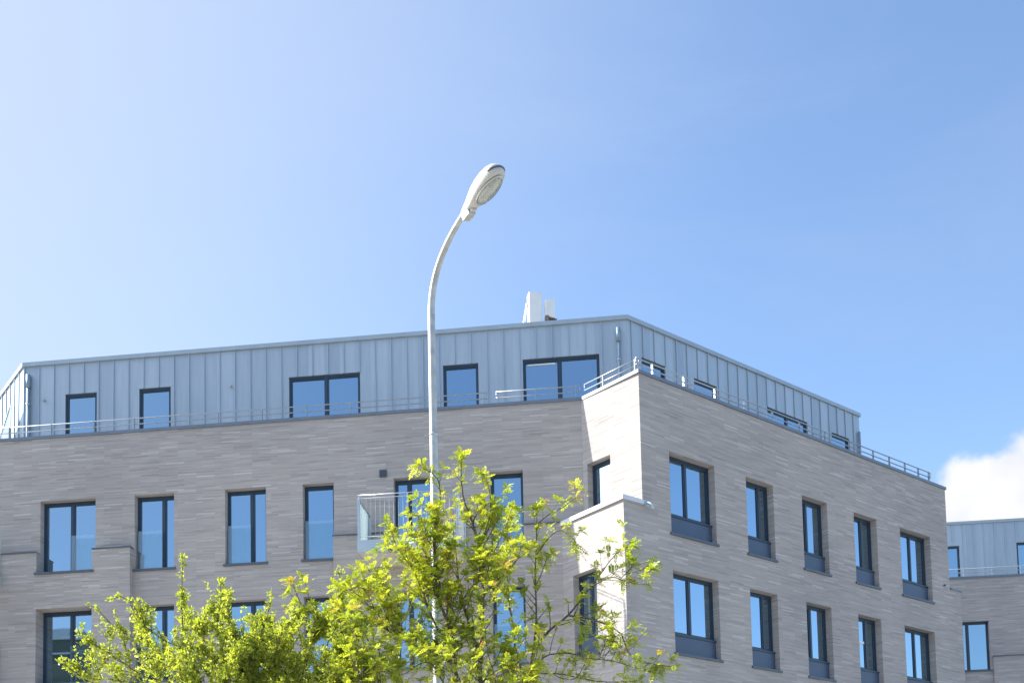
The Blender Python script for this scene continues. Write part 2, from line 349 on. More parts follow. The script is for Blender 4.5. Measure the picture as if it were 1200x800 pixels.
THORN_LIMBS = [
    ([(-2.87, 10.0, 3.69), (-2.88, 9.98, 3.92), (-2.93, 9.95, 4.19), (-2.94, 9.93, 4.45), (-2.91, 9.9, 4.8)], 0.016),
    ([(-2.78, 10.0, 3.69), (-2.93, 9.96, 3.98), (-3.05, 9.92, 4.05), (-3.25, 9.88, 4.18), (-3.37, 9.84, 4.41), (-3.47, 9.8, 4.43)], 0.013),
    ([(-2.82, 10.0, 3.65), (-2.96, 10.06, 3.8), (-3.11, 10.12, 3.92), (-3.31, 10.18, 4.09), (-3.6, 10.24, 4.25), (-3.85, 10.3, 4.48)], 0.013),
    ([(-3.05, 10.0, 3.69), (-3.3, 9.93, 3.78), (-3.47, 9.85, 3.9), (-3.67, 9.77, 4.03), (-3.74, 9.7, 4.14)], 0.01),
    ([(-3.44, 10.0, 3.66), (-3.65, 9.93, 3.73), (-3.81, 9.87, 3.76), (-3.95, 9.8, 3.86)], 0.008),
    ([(-3.29, 10.0, 3.7), (-3.55, 10.1, 3.8), (-3.76, 10.2, 3.93), (-3.91, 10.3, 4.0)], 0.007),
    ([(-2.58, 10.0, 3.68), (-2.59, 10.07, 4.01), (-2.66, 10.13, 4.35), (-2.66, 10.2, 4.67)], 0.015),
    ([(-2.4, 10.0, 3.68), (-2.38, 9.87, 3.96), (-2.45, 9.73, 4.16), (-2.44, 9.6, 4.35)], 0.013),
    ([(-2.28, 10.0, 3.68), (-2.27, 10.0, 3.99), (-2.19, 10.0, 4.22), (-2.15, 10.0, 4.49)], 0.013),
    ([(-2.05, 10.0, 3.67), (-2.01, 10.13, 4.01), (-1.98, 10.27, 4.25), (-2.05, 10.4, 4.44)], 0.012),
    ([(-1.74, 10.2, 3.7), (-1.66, 10.23, 4.11), (-1.59, 10.27, 4.4), (-1.56, 10.3, 4.79)], 0.012),
    ([(-2.67, 10.0, 3.68), (-2.69, 9.8, 3.95), (-2.66, 9.6, 4.09), (-2.56, 9.4, 4.17)], 0.01),
    ([(-1.9, 10.0, 3.67), (-1.76, 9.87, 3.91), (-1.71, 9.73, 4.1), (-1.65, 9.6, 4.26)], 0.011),
    ([(-2.13, 10.0, 3.67), (-2.06, 9.77, 3.85), (-1.98, 9.53, 3.95), (-1.9, 9.3, 4.0)], 0.01),
    ([(-2.44, 10.0, 3.68), (-2.41, 10.2, 3.96), (-2.4, 10.4, 4.21), (-2.48, 10.6, 4.45)], 0.01),
    ([(-1.44, 10.0, 3.66), (-1.41, 9.93, 3.88), (-1.33, 9.87, 4.05), (-1.34, 9.8, 4.15)], 0.01),
    ([(-3.17, 10.0, 3.7), (-3.13, 9.83, 3.82), (-3.1, 9.67, 3.89), (-3.11, 9.5, 3.98)], 0.009),
    ([(-1.57, 9.9, 3.64), (-1.47, 9.7, 3.71), (-1.4, 9.5, 3.81), (-1.39, 9.3, 3.88)], 0.009),
]
SKY = (1.0, 1.0, 2.0); SKY_STR = .112; SUN_STR = 4.6; EXPOSURE = 1.4; SKY_TINT = (.92, .965, 1.0, 1); VEIL = (2.75, 2.95, 3.25, 1); AUREOLE = (2.3, 2.62, 3.2, 1)
CLOUD_LO = (.76, .80, .88); CLOUD_HI = (1, 1, 1); CLOUD_GAIN = 3.6
# ------------------------------------------------------------------ ground, street
def sheet(name, mat, x0, x1, y0, y1, z):
    mb = MB(); mb.face([(x0, y0, z), (x1, y0, z), (x1, y1, z), (x0, y1, z)]); return structure(name, mb, M[mat])
sheet('ground', 'field', -900, 900, -900, 900, -.13)
sheet('road', 'asphalt', -300, 300, 2.6, 8.2, -.12)
for i, (a, b) in enumerate(((-2.2, 2.45), (8.35, 15.0))):
    mb = MB(); mb.hexa([(-300, a, -.125), (300, a, -.125), (300, b, -.125), (-300, b, -.125), (-300, a, 0), (300, a, 0), (300, b, 0), (-300, b, 0)])
    structure('pavement', mb, M['paving'])
for a in (2.455, 8.205):
    mb = MB(); mb.hexa([(-300, a, -.125), (300, a, -.125), (300, a+.14, -.125), (-300, a+.14, -.125), (-300, a, .004), (300, a, .004), (300, a+.14, .004), (-300, a+.14, .004)])
    structure('kerb', mb, M['kerb'])
mb = MB()
for k in range(-30, 31): mb.face([(k*6-1.5, 5.35, -.116), (k*6+1.5, 5.35, -.116), (k*6+1.5, 5.47, -.116), (k*6-1.5, 5.47, -.116)])
structure('road_marking', mb, M['paint'])
mb = MB(); mb.hexa([(-60, 15.005, -.125), (60, 15.005, -.125), (60, 60, -.125), (-60, 60, -.125), (-60, 15.005, -.01), (60, 15.005, -.01), (60, 60, -.01), (-60, 60, -.01)])
structure('forecourt', mb, M['paving'])

# ------------------------------------------------------------------ apartment building
B = empty('apartment_building', (3.0, 27.6, 0), 'pale brick apartment block with zinc clad top floor and sunlit slanted corner behind the lamp', 'building', None)
L0 = (2.086, 28.793); R0 = (3.44, 27.329)
FL = Frame(L0, -83.7066, -1); FR = Frame(R0, 52.104, 1)
FF = Frame(R0, -42.77, -1)                       # upper slanted corner facet, 1.99 m deep
LC = FR.P(-.66, 0, 0); FG = Frame((LC.x, LC.y), -37.7, -1)
ZC, ZH, ZS, ST = 15.0, 13.175, 11.06, 3.1
LW = [  # u0, u1, mullion, guard range
    (16.30, 17.45, 16.75, None), (13.49, 15.10, 14.26, (13.49, 14.26)), (11.23, 12.36, 11.60, (11.60, 12.36)),
    (8.63, 9.78, 9.08, (9.08, 9.78)), (6.74, 7.60, None, (6.74, 7.60)), (3.94, 5.09, 4.70, None), (1.60, 2.48, None, (1.60, 2.48))]
RW = [(1.01, 2.72, 1.82), (3.98, 5.13, 4.76), (6.40, 7.56, 6.85), (8.85, 10.01, 9.52), (11.25, 12.92, 12.10)]
ops = [(a, b, ZS-ST*k, ZH-ST*k) for k in (0, 1) for a, b, *_ in LW]
# long left facade
mb = MB(); wall(FL, mb, 0, 26, 0, ZC, ops); mb.build('brick_wall', M['brick'], B)
# lower storeys step forward either side of the recessed bays
for (a, b, s, exA) in ((12.40, 26, .20, 0), (.55, 6.75, .08, 1)):
    mb = MB(); zt = 11.66
    o2 = [o for o in ops if o[0] > a-.2 and o[1] < b]
    wall(FL, mb, a, b, 0, zt, o2, s, 0)
    FL.endq(mb, a, 0, s, 0, zt, a); FL.endq(mb, b, 0, s, 0, zt, b)
    mb.build('brick_plinth', M['brick'], B)
    # metal ledge on top, broken by the window openings
    cuts = sorted((o[0], o[1]) for o in o2 if o[2] < zt < o[3]); x = a-.02
    for c0, c1 in cuts+[(b+.02, b+.02)]:
        if c0-x > .05:
            mb = MB(); FL.box(mb, x+(.0 if x < a else .002), c0-(.002 if c0 < b else 0), .002, s+.035, zt-.004, zt+.026); mb.build('ledge_cap', M['dark_trim'], B)
        x = c1
# right facade with its wider lower storeys
mb = MB(); opr = [(a, b, ZS-.045-ST*k, ZH-ST*k) for k in (0, 1) for a, b, _ in RW]
wall(FR, mb, -.66, 14.60, 0, ZC, opr, 0, -.22, voids=[(-.66, 0, 11.62, ZC), (13.95, 14.60, 11.66, ZC)])
FR.endq(mb, 13.95, -6, 0, 11.66, ZC); FR.endq(mb, 14.60, -6, 0, 0, 11.66); mb.build('brick_wall', M['brick'], B)
# slanted corner facets
fu = (1.03, 1.84, ZS, ZH); fl_ = (1.05, 1.95, 7.92, 10.13)
mb = MB(); wall(FF, mb, 0, 1.994, 11.4, ZC, [fu], 0, -.2); mb.build('brick_wall', M['brick'], B)
mb = MB(); wall(FG, mb, 0, 2.42, 0, 11.62, [fl_], 0, -.2); mb.build('brick_wall', M['brick'], B)
# little roof on the lower corner
mb = MB(); mb.face([FG.P(0, -.03, 11.63), FR.P(.0, -.03, 11.63), FF.P(1.99, 0, 11.63), FG.P(2.42, -.03, 11.63)]); mb.build('corner_roof', M['deck'], B)
mb = MB(); zz0, zz1 = 11.565, 11.675
pts_o = [FG.P(2.42, .045, 0), FG.P(-.0, .045, 0)+FR.n*.045-FR.e*.02, FR.P(.02, .045, 0)]
pts_i = [FG.P(2.42, -.22, 0), FG.P(.0, -.22, 0)+FR.n*-.2, FR.P(.02, -.1, 0)]
for i in (0, 1):
    q = [pts_i[i], pts_i[i+1], pts_o[i+1], pts_o[i]]
    mb.hexa([p+Vector((0, 0, zz0)) for p in q]+[p+Vector((0, 0, zz1)) for p in q])
mb.build('coping', M['pale_coping'], B)
# coping of the fifth floor terrace: one folded strip following the parapet
def coping(par, path_o, path_i, z0, z1, mat='coping'):
    for i in range(len(path_o)-1):
        mb = MB(); q = [path_i[i], path_i[i+1], path_o[i+1], path_o[i]]
        mb.hexa([p+Vector((0, 0, z0)) for p in q]+[p+Vector((0, 0, z1)) for p in q]); mb.build('coping', M[mat], par)
cw = .035
o_ = [FL.P(26, cw, 0), FL.P(-.02, cw, 0), FF.P(0, cw, 0)+FR.n*cw-FR.e*.01, FR.P(13.99, cw, 0)]
i_ = [FL.P(26, -.32, 0), FL.P(-.16, -.32, 0), FF.P(0.15, -.30, 0), FR.P(13.99, -.32, 0)]
coping(B, o_, i_, ZC-.045, ZC+.04)
mb = MB(); FR.box(mb, 13.96, 14.63, -.5, .035, 11.63, 11.69); mb.build('coping', M['coping'], B)
# terrace deck, rear and side walls
FE = Frame(tuple(FL.P(26, 0, 0).xy), -39, -1)
back = [FE.P(13, 0, 0), FR.P(13.95, -15, 0)]
mb = MB(); poly = [FL.P(0, -.05, 14.4), FF.P(0, -.05, 14.4), FR.P(13.95, -.05, 14.4), back[1]+Vector((0, 0, 14.4)), back[0]+Vector((0, 0, 14.4)), FL.P(26, -.05, 14.4)]
mb.face(poly, [(p.x, p.y) for p in poly]); mb.build('terrace_deck', M['deck'], B)
mb = MB(); FE.quad(mb, 0, 13, 0, 0, ZC)
a, b = back; mb.face([a, b, b+Vector((0, 0, ZC)), a+Vector((0, 0, ZC))], [(0, 0), (40, 0), (40, ZC), (0, ZC)])
FR.endq(mb, 13.95, -15, -6, 0, ZC); mb.build('rear_wall', M['brick'], B)
# windows
for k in (0, 1):
    for j, (a, b, m_, g) in enumerate(LW):
        if k == 1 and j == 5: g = None
        window(FL, B, a, b, ZS-ST*k, ZH-ST*k, m_, 0, g, .2, sill=True, sw=.2 if a > 12.5 else .08 if b < 6 else 0)
    for (a, b, m_) in RW: window(FR, B, a, b, ZS-.045-ST*k, ZH-ST*k, m_, .56, None, .22, blind=(9.14, 9.46, 9.30, 9.37) if k == 1 and a == 8.85 else None)
window(FF, B, *fu, None, 0, None, .2); window(FG, B, *fl_, 1.5, .56, None, .2)
# balconies
def balcony(u0, u1, zs, s0=.0, D=1.4):
    top = zs-.01; bot = zs-.32
    mb = MB(); FL.box(mb, u0+.02, u1-.02, s0+.005, D-.02, bot+.004, top-.01); slab = mb.build('balcony', M['soffit'], B)
    mb = MB(); FL.box(mb, u0, u1, D-.02, D, bot, top); FL.box(mb, u0, u0+.019, s0+.006, D-.02, bot, top); FL.box(mb, u1-.019, u1, s0+.006, D-.02, bot, top)
    mb.build('fascia', M['fascia'], slab)
    mb = MB(); FL.box(mb, u0+.01, u1-.01, s0+.05, D-.03, top-.004, top+.012); mb.build('decking', M['deck'], slab)
    mb = MB()
    for zr in (1.10, 1.185, .09): mb.tube([FL.P(u0+.03, s0+.03, top+zr), FL.P(u0+.03, D-.03, top+zr)], .012, 8)
    for i in range(1, 12): mb.tube([FL.P(u0+.03, s0+.03+(D-.1)*i/12, top+.09), FL.P(u0+.03, s0+.03+(D-.1)*i/12, top+1.1)], .0045, 6, False)
    FL.box(mb, u0+.01, u0+.05, D-.045, D-.015, top, top+1.19); FL.box(mb, u0+.01, u0+.05, s0+.01, s0+.04, top, top+1.19)
    mb.build('side_railing', M['steel'], slab)
    for u in (u1-.03,):
        mb = MB(); FL.box(mb, u-.006, u+.006, s0+.06, D-.05, top+.02, top+1.06); mb.build('side_screen', M['screen'], slab)
        mb = MB(); FL.box(mb, u-.025, u+.025, s0+.01, D-.01, top+1.062, top+1.095)
        FL.box(mb, u-.02, u+.02, D-.045, D-.01, top+.0, top+1.06); FL.box(mb, u-.02, u+.02, s0+.01, s0+.045, top, top+1.06)
        mb.build('screen_frame', M['steel'], slab)
    mb = MB()
    for zr in (1.10, 1.185): mb.tube([FL.P(u0+.03, D-.03, top+zr), FL.P(u1-.03, D-.03, top+zr)], .011, 8)
    mb.tube([FL.P(u0+.03, D-.03, top+.09), FL.P(u1-.03, D-.03, top+.09)], .012, 8)
    n = int((u1-u0)/.115)
    for i in range(1, n):
        u = u0+(u1-u0)*i/n; mb.tube([FL.P(u, D-.03, top+.09), FL.P(u, D-.03, top+1.10)], .0045, 6, False)
    for u in (u0+.06, (u0+u1)/2, u1-.06): FL.box(mb, u-.02, u+.02, D-.045, D-.015, top, top+1.19)
    mb.build('front_railing', M['steel'], slab)
    return slab
balcony(3.12, 5.76, ZS, .08); balcony(16.12, 19.2, ZS, .20); balcony(16.12, 19.2, ZS-ST, .20)
# vents, spout, small things on the wall
for (u, z, w) in ((5.37, 13.32, 0), (5.50, 10.27, .08)):
    mb = MB(); FL.box(mb, u-.1, u+.1, w+.001, w+.03, z-.1, z+.1)
    for k in range(6): FL.box(mb, u-.085, u+.085, w+.03, w+.042, z-.085+k*.03, z-.07+k*.03)
    mb.build('wall_vent', M['dark_trim'], B)
mb = MB(); mb.tube([FR.P(.12, -.05, 11.62), FR.P(.12, .10, 11.60), FR.P(.15, .17, 11.55), FR.P(.17, .19, 11.42)], .042, 10); FR.box(mb, .05, .19, .001, .03, 11.53, 11.69)
mb.build('overflow_spout', M['fascia'], B)
mb = MB(); mb.tube([FR.P(13.60, .001, 11.71), FR.P(13.60, .07, 11.70)], .03, 8); mb.build('overflow_spout', M['dark_trim'], B)

# penthouse
A_ = (3.505, 30.146); PL = Frame(A_, -83.7066, -1); PR = Frame(A_, 52.104, 1); ZR = 17.93
e_ = PL.P(17.77, 0, 0); PE = Frame((e_.x, e_.y), -39, -1)
pl_w = [(15.49, 16.46, None), (13.23, 14.19, None), (7.60, 9.69, 8.60), (4.19, 5.20, None), (.78, 2.93, 1.90)]
pr_w = [(.55, 1.50, None), (2.69, 3.67, None), (5.98, 7.97, 6.98), (9.24, 10.19, None)]
for fr, u1, W, s0, pt in ((PL, 17.77, pl_w, .25, .46), (PR, 10.80, pr_w, .17, .447), (PE, 9, [(1.0, 2.6, None)], .42, .45)):
    mb = MB(); o3 = [(a, b, 14.45, 16.955) for a, b, _ in W]
    if fr is PE: o3 = []
    penthouse_wall(fr, mb, 0, u1, 14.4, ZR, o3, s0, pt); mb.build('zinc_cladding', M['zinc'], B)
    if fr is not PE:
        for a, b, m_ in W: window(fr, B, a, b, 14.45, 16.955, m_, 0, None, .045, 'terrace_window', sill=False, blind=(2.02, 2.80, 16.79, 16.83) if fr is PL and a == .78 else None)
rb = [PE.P(9, 0, 0), PR.P(10.80, -9, 0)]
mb = MB(); PR.endq(mb, 10.80, -9, 0, 14.4, ZR); a, b = rb; mb.face([a+Vector((0, 0, 14.4)), b+Vector((0, 0, 14.4)), b+Vector((0, 0, ZR)), a+Vector((0, 0, ZR))], [(0, 0), (20, 0), (20, 3), (0, 3)])
mb.build('zinc_cladding', M['zinc'], B)
mb = MB(); poly = [PL.P(0, 0, ZR-.01), PL.P(17.77, 0, ZR-.01), *[p+Vector((0, 0, ZR-.01)) for p in rb], PR.P(10.8, 0, ZR-.01)]
mb.face(poly); mb.build('flat_roof', M['deck'], B)
to = [PE.P(9, .05, 0), PL.P(17.77, .05, 0)+PE.n*.02, PL.P(-.03, .05, 0)+PR.n*.01, PR.P(10.85, .05, 0), PR.P(10.85, -9, 0)]
ti = [PE.P(9, -.3, 0), PL.P(17.62, -.3, 0), PL.P(.16, -.3, 0), PR.P(10.55, -.3, 0), PR.P(10.55, -9, 0)]
for i in range(4):
    mb = MB(); q = [ti[i], ti[i+1], to[i+1], to[i]]
    mb.hexa([p+Vector((0, 0, ZR-.06)) for p in q]+[p+Vector((0, 0, ZR+.06)) for p in q]); mb.build('roof_edge', M['trim'], B)
# downpipes with open hopper heads
for (u, z1) in ((.24, 17.62), (17.58, 17.60)):
    mb = MB(); mb.tube([PL.P(u, .068, 14.4), PL.P(u, .068, z1-.4)], .05, 10); mb.tube([PL.P(u, .068, z1-.4), PL.P(u, .068, z1)], .062, 10)
    d_ = mb.build('downpipe', M['pipe'], B)
    for z in (15.6, 16.7):
        mb = MB(); mb.tube([PL.P(u, .068, z-.02), PL.P(u, .068, z+.02)], .06, 10); PL.box(mb, u-.02, u+.02, .0, .08, z-.015, z+.015); mb.build('bracket', M['steel'], d_)
mb = MB(); mb.tube([PR.P(10.70, .06, 14.4), PR.P(10.70, .06, 17.3)], .04, 10); mb.build('downpipe', M['trim'], B)
for u in (17.12, 11.42):
    mb = MB(); mb.tube([PL.P(u, .0, 16.82), PL.P(u, .07, 16.80)], .035, 8); mb.tube([PL.P(u, .05, 16.81), PL.P(u-.05, .09, 16.84)], .012, 6); mb.build('wall_outlet', M['steel'], B)
# terrace screen at the far left end
mb = MB(); PE.box(mb, .35, 2.3, .25, .265, 14.4, 15.6)
mb.hexa([PE.P(.35, .25, 15.6), PE.P(2.3, .25, 15.6), PE.P(2.3, .265, 15.6), PE.P(.35, .265, 15.6), PE.P(.35, .25, 16.75), PE.P(2.3, .25, 15.7), PE.P(2.3, .265, 15.7), PE.P(.35, .265, 16.75)])
sc = mb.build('terrace_screen', M['screen'], B)
mb = MB(); PE.box(mb, .30, .35, .24, .275, 14.4, 16.8); mb.tube([PE.P(.33, .257, 16.79), PE.P(3.2, .257, 15.24)], .03, 6); mb.build('screen_frame', M['trim'], sc)
mb = MB(); PE.box(mb, 3.0, 6.5, .02, .9, 15.1, 16.0); PE.box(mb, 3.0, 3.1, .02, .9, 14.4, 15.1); mb.build('terrace_canopy', M['dark_trim'], B)
# terrace railings
railing(FL, B, 2.52, 22, -.10, ZC+.0, [x for x in (2.6, 3.8, 5.05, 6.27, 7.5, 8.75, 10.0, 11.25, 12.42, 13.6, 14.85, 16.1, 17.3, 18.5, 19.7)])
railing(FL, B, .02, 2.28, -.10, ZC, (2.22, 1.22, .15))
railing(FF, B, .05, 1.96, -.10, ZC, (.18, 1.28))
railing(FR, B, .02, 13.3, -.10, ZC, [.6, 1.75, 2.95, 4.15, 5.35, 6.55, 7.75, 8.95, 10.15, 11.0, 11.85, 12.6, 13.2])

# ------------------------------------------------------------------ second block further down the street
B2 = empty('apartment_building', (19.5, 46.0, 0), 'far brick and zinc block, partly hidden, at the right edge beneath the white cloud', 'building')
GA = Frame((20.14, 46.115), -83.7066, -1); GP = Frame((20.998, 47.827), -83.7066, -1)
w2 = [(.03, 1.18, .87), (-5.2, -4.05, -4.4), (-8.6, -7.0, -7.8)]
mb = MB(); wall(GA, mb, -16, 7, 0, ZC, [(a, b, 11.02, 13.12) for a, b, _ in w2], 0, -.2); GA.endq(mb, 7, -12, 0, 0, ZC); GA.endq(mb, -16, -12, 0, 0, ZC); mb.build('brick_wall', M['brick'], B2)
mb = MB(); wall(GA, mb, -16, -.06, 0, 11.58, [(a, b, 11.02, 13.12) for a, b, _ in w2[1:]], .12, 0); GA.endq(mb, -.06, 0, .12, 0, 11.58); mb.build('brick_plinth', M['brick'], B2)
mb = MB(); GA.box(mb, -4.05, -.05, .001, .15, 11.575, 11.61); mb.build('ledge_cap', M['dark_trim'], B2)
mb = MB(); GA.box(mb, -16, 7, -.3, .035, ZC-.045, ZC+.04); mb.build('coping', M['coping'], B2)
for a, b, m_ in w2: window(GA, B2, a, b, 11.02, 13.12, m_, 0, None, .15)
p2 = [(1.2, 2.2, None), (-2.2, -1.19, None), (-7.5, -5.4, -6.4)]
mb = MB(); penthouse_wall(GP, mb, -16, 6.5, 14.4, ZR, [(a, b, 14.45, 16.93) for a, b, _ in p2], -15.87, .445)
GP.endq(mb, 6.5, -9, 0, 14.4, ZR); GP.endq(mb, -16, -9, 0, 14.4, ZR); mb.build('zinc_cladding', M['zinc'], B2)
for a, b, m_ in p2: window(GP, B2, a, b, 14.45, 16.93, m_, 0, None, .045, 'terrace_window', sill=False)
mb = MB(); GP.box(mb, -16.03, 6.53, -9, .05, ZR-.06, ZR+.06); mb.build('roof_edge', M['trim'], B2)
mb = MB(); GA.box(mb, -16, 7, -12, -.3, 14.3, 14.42); mb.build('terrace_deck', M['deck'], B2)
mb = MB(); a, b = GA.P(-16, -12, 0), GA.P(7, -12, 0); mb.face([a, b, b+Vector((0, 0, ZC)), a+Vector((0, 0, ZC))], [(0, 0), (23, 0), (23, ZC), (0, ZC)]); mb.build('rear_wall', M['brick'], B2)
railing(GA, B2, -15, 6.5, -.10, ZC, [.9, -.25, -1.4, -2.6, -3.8, 2.1, 3.3])

# block across the street: it is what the lower left window mirrors
B3 = empty('office_block', (-47, -11, 0), 'grey green flat roofed block across the street, seen mirrored in the lower left window', 'building')
H3 = Frame((-33, -5), 97.5, -1)     # u runs to the right edge at 0
mb = MB(); wall(H3, mb, -30, 0, 0, 19.4, [])
H3.endq(mb, -30, -13, 0, 0, 19.4); H3.endq(mb, 0, -13, 0, 0, 19.4); H3.flat(mb, -30, 0, -13, 0, 19.4)
mb.face([H3.P(-30, -13, 0), H3.P(0, -13, 0), H3.P(0, -13, 19.4), H3.P(-30, -13, 19.4)]); mb.build('rendered_wall', M['render'], B3)
mb = MB(); H3.box(mb, -30.1, .1, -.4, .12, 19.3, 19.55); H3.box(mb, -30.1, .1, .12, .18, 18.35, 18.45); mb.build('roof_edge', M['trim'], B3)
mb = MB(); H3.box(mb, -7, -4.2, -3.5, -1.2, 19.55, 20.5); mb.build('plant_room', M['trim'], B3)

# ------------------------------------------------------------------ roof antennas
def ant():
    t = empty('panel_antenna', (1.05, 32.25, 17.92), 'tall white box antenna with a slanted brace at its left side on the roof', 'antenna')
    FA = Frame((.86, 32.15), 78, 1)
    mb = MB(); FA.box(mb, 0, .40, -.28, 0, 18.15, 19.90); mb.build('antenna_panel', M['white'], t, bevel=.025)
    mb = MB(); FA.box(mb, .02, .38, -.26, -.02, 17.92, 18.15); mb.build('base_frame', M['steel'], t)
    mb = MB(); mb.tube([FA.P(-.24, -.16, 17.95), FA.P(-.21, -.16, 18.6), FA.P(-.03, -.15, 19.55)], .035, 8); mb.tube([FA.P(-.08, -.15, 19.30), FA.P(.02, -.15, 19.30)], .03, 6)
    mb.tube([FA.P(-.06, -.15, 19.55), FA.P(.02, -.15, 19.6)], .04, 8); mb.tube([FA.P(-.20, -.16, 18.75), FA.P(.02, -.15, 18.75)], .022, 6); mb.build('brace', M['white'], t)
    t2 = empty('radio_unit', (1.48, 32.3, 17.92), 'smaller white antenna box on a short roof mast with dark brackets and cables', 'antenna')
    FB = Frame((1.36, 32.2), 76, 1)
    c = [FB.P(0.0, .02, 19.17), FB.P(.30, -.06, 19.13), FB.P(.27, -.26, 19.13), FB.P(.0, -.2, 19.17), FB.P(-.02, .02, 19.66), FB.P(.30, -.04, 19.76), FB.P(.27, -.26, 19.76), FB.P(-.01, -.2, 19.72)]
    mb = MB(); mb.hexa(c); mb.build('antenna_panel', M['white'], t2, bevel=.03)
    mb = MB(); mb.tube([FB.P(.10, -.12, 17.92), FB.P(.10, -.12, 19.25)], .035, 10); mb.build('mast', M['steel'], t2)
    mb = MB(); FB.box(mb, .02, .2, -.2, -.02, 19.04, 19.10); FB.box(mb, -.02, .08, -.1, .03, 19.0, 19.16); FB.box(mb, .22, .34, -.14, -.02, 19.02, 19.12); mb.tube([FB.P(.02, -.05, 19.05), FB.P(.34, -.05, 19.07)], .025, 6); mb.build('bracket', M['bracket'], t2)
    mb = MB()
    for k in range(4):
        x = .05+.07*k; mb.tube([FB.P(x, -.04, 19.14), FB.P(x+.02, .02, 19.02), FB.P(x-.02, .0, 18.92), FB.P(.10, -.08, 18.7), FB.P(.12, -.08, 17.95)], .012, 6)
    mb.build('cables', M['cable'], t2)
ant()

# ------------------------------------------------------------------ street lamp
def lamp():
    px, py = -.768, 12.0
    t = empty('street_lamp', (px, py, 0), 'tall pale galvanised street lamp with curved arm, rising behind the leafy rowan', 'street lamp')
    mb = MB(); mb.tube([(px, py, 0), (px, py, 1.2), (px, py, 1.24), (px, py, 5), (px, py, 8.18)], [.075, .075, .058, .048, .040], 20, False); pole = mb.build('pole', M['pole'], t, (px, py, 0))
    mb = MB(); mb.tube([(px, py, 0), (px, py, .04)], .15, 20); mb.build('base_plate', M['steel'], pole)
    mb = MB(); mb.hexa([(px-.045, py-.082, .5), (px+.045, py-.082, .5), (px+.045, py-.06, .5), (px-.045, py-.06, .5), (px-.045, py-.082, .95), (px+.045, py-.082, .95), (px+.045, py-.06, .95), (px-.045, py-.06, .95)]); mb.build('service_door', M['pole'], pole)
    h = Vector((.559, -.829, 0)); o = Vector((px, py, 0)); side = Vector((-h.y, h.x, 0))
    P0, P1, P2, P3 = [Vector(p) for p in ((0, 8.18), (0, 8.58), (.24, 8.84), (.80, 8.98))]
    pts = []; rad = []
    for i in range(25):
        q = i/24; p = P0*(1-q)**3+P1*3*q*(1-q)**2+P2*3*q*q*(1-q)+P3*q**3
        pts.append(o+h*p.x+Vector((0, 0, p.y))); rad.append(.040-.012*q)
    mb = MB(); mb.tube(pts, rad, 20, False); mb.build('arm', M['pole'], t)
    d = (pts[-1]-pts[-2]).normalized(); tilt = R(9); ax = (h*math.cos(tilt)+Vector((0, 0, math.sin(tilt)))).normalized(); up = side.cross(ax)*-1
    if up.z < 0: up = -up
    rl = R(15); side, up = side*math.cos(rl)+up*math.sin(rl), up*math.cos(rl)-side*math.sin(rl)
    b = pts[-1]-ax*.07
    # housing: lofted shell
    prof = [(-.02, .030, .030, -.034), (.03, .040, .045, -.046), (.10, .050, .060, -.060), (.18, .070, .078, -.070), (.28, .098, .094, -.076), (.40, .118, .100, -.078), (.50, .122, .098, -.078), (.58, .114, .088, -.076), (.64, .096, .070, -.072), (.675, .070, .048, -.064), (.695, .035, .02, -.05), (.70, .008, .0, -.03)]
    n = 28; mb = MB(); base = len(mb.v); rings = []
    for (x, w, tp, bt) in prof:
        ring = []
        for k in range(n):
            a = 2*math.pi*k/n; c_, s_ = math.cos(a), math.sin(a)
            yy = w*math.copysign(abs(c_)**.8, c_); zz = tp*abs(s_)**.85 if s_ > 0 else bt*abs(s_)**.35
            ring.append(b+ax*x+side*yy+up*zz)
        rings.append(ring)
    for r in rings: mb.v += r
    for i in range(len(rings)-1):
        for k in range(n):
            k2 = (k+1) % n; mb.f.append((i*n+k, i*n+k2, (i+1)*n+k2, (i+1)*n+k)); mb.uv.append([(0, 0)]*4); mb.sm.append(True)
    for i in (0, len(rings)-1): mb.f.append(tuple(i*n+k for k in range(n))); mb.uv.append([(0, 0)]*n); mb.sm.append(False)
    hd = mb.build('lamp_head', M['lamp'], t, weld=True)
    # rim, reflector, bulb and bowl below
    def ell(cx, a, bb, z, m=32): return [b+ax*(cx+a*math.cos(2*math.pi*k/m))+side*(bb*math.sin(2*math.pi*k/m))+up*z for k in range(m)]
    mb = MB(); A1, A2, A3 = ell(.445, .222, .106, -.080), ell(.445, .212, .100, -.094), ell(.445, .198, .092, -.084)
    for k in range(32):
        k2 = (k+1) % 32; mb.face([A1[k], A1[k2], A2[k2], A2[k]], smooth=True); mb.face([A2[k], A2[k2], A3[k2], A3[k]], smooth=True)
    mb.build('lens_rim', M['lamp'], hd)
    mb = MB(); mb.face(ell(.445, .20, .094, -.0805)); mb.build('reflector', M['reflector'], hd)
    mb = MB(); mb.tube([b+ax*.30+up*-.100, b+ax*.34+up*-.105, b+ax*.46+up*-.105, b+ax*.54+up*-.100], [.018, .022, .026, .012], 12); mb.build('bulb', M['bulb'], hd)
    mb = MB(); rows = [ell(.445, .198*math.cos(q), .092*math.cos(q), -.083-.058*math.sin(q)) for q in [math.pi/2*i/8 for i in range(8)]]
    for i in range(7):
        for k in range(32):
            k2 = (k+1) % 32; mb.face([rows[i][k], rows[i][k2], rows[i+1][k2], rows[i+1][k]], smooth=True)
    mb.face(rows[-1]); mb.build('lens', M['lens'], hd, weld=True)
    mb = MB()
    def bx(x0, x1, y, z0, z1): mb.hexa([b+ax*x+side*s_*y+up*z for z in (z0, z1) for (x, s_) in ((x0, -1), (x1, -1), (x1, 1), (x0, 1))])
    bx(-.015, .11, .046, -.090, -.02); bx(.11, .16, .03, -.082, -.05); mb.build('clamp', M['pole'], hd)
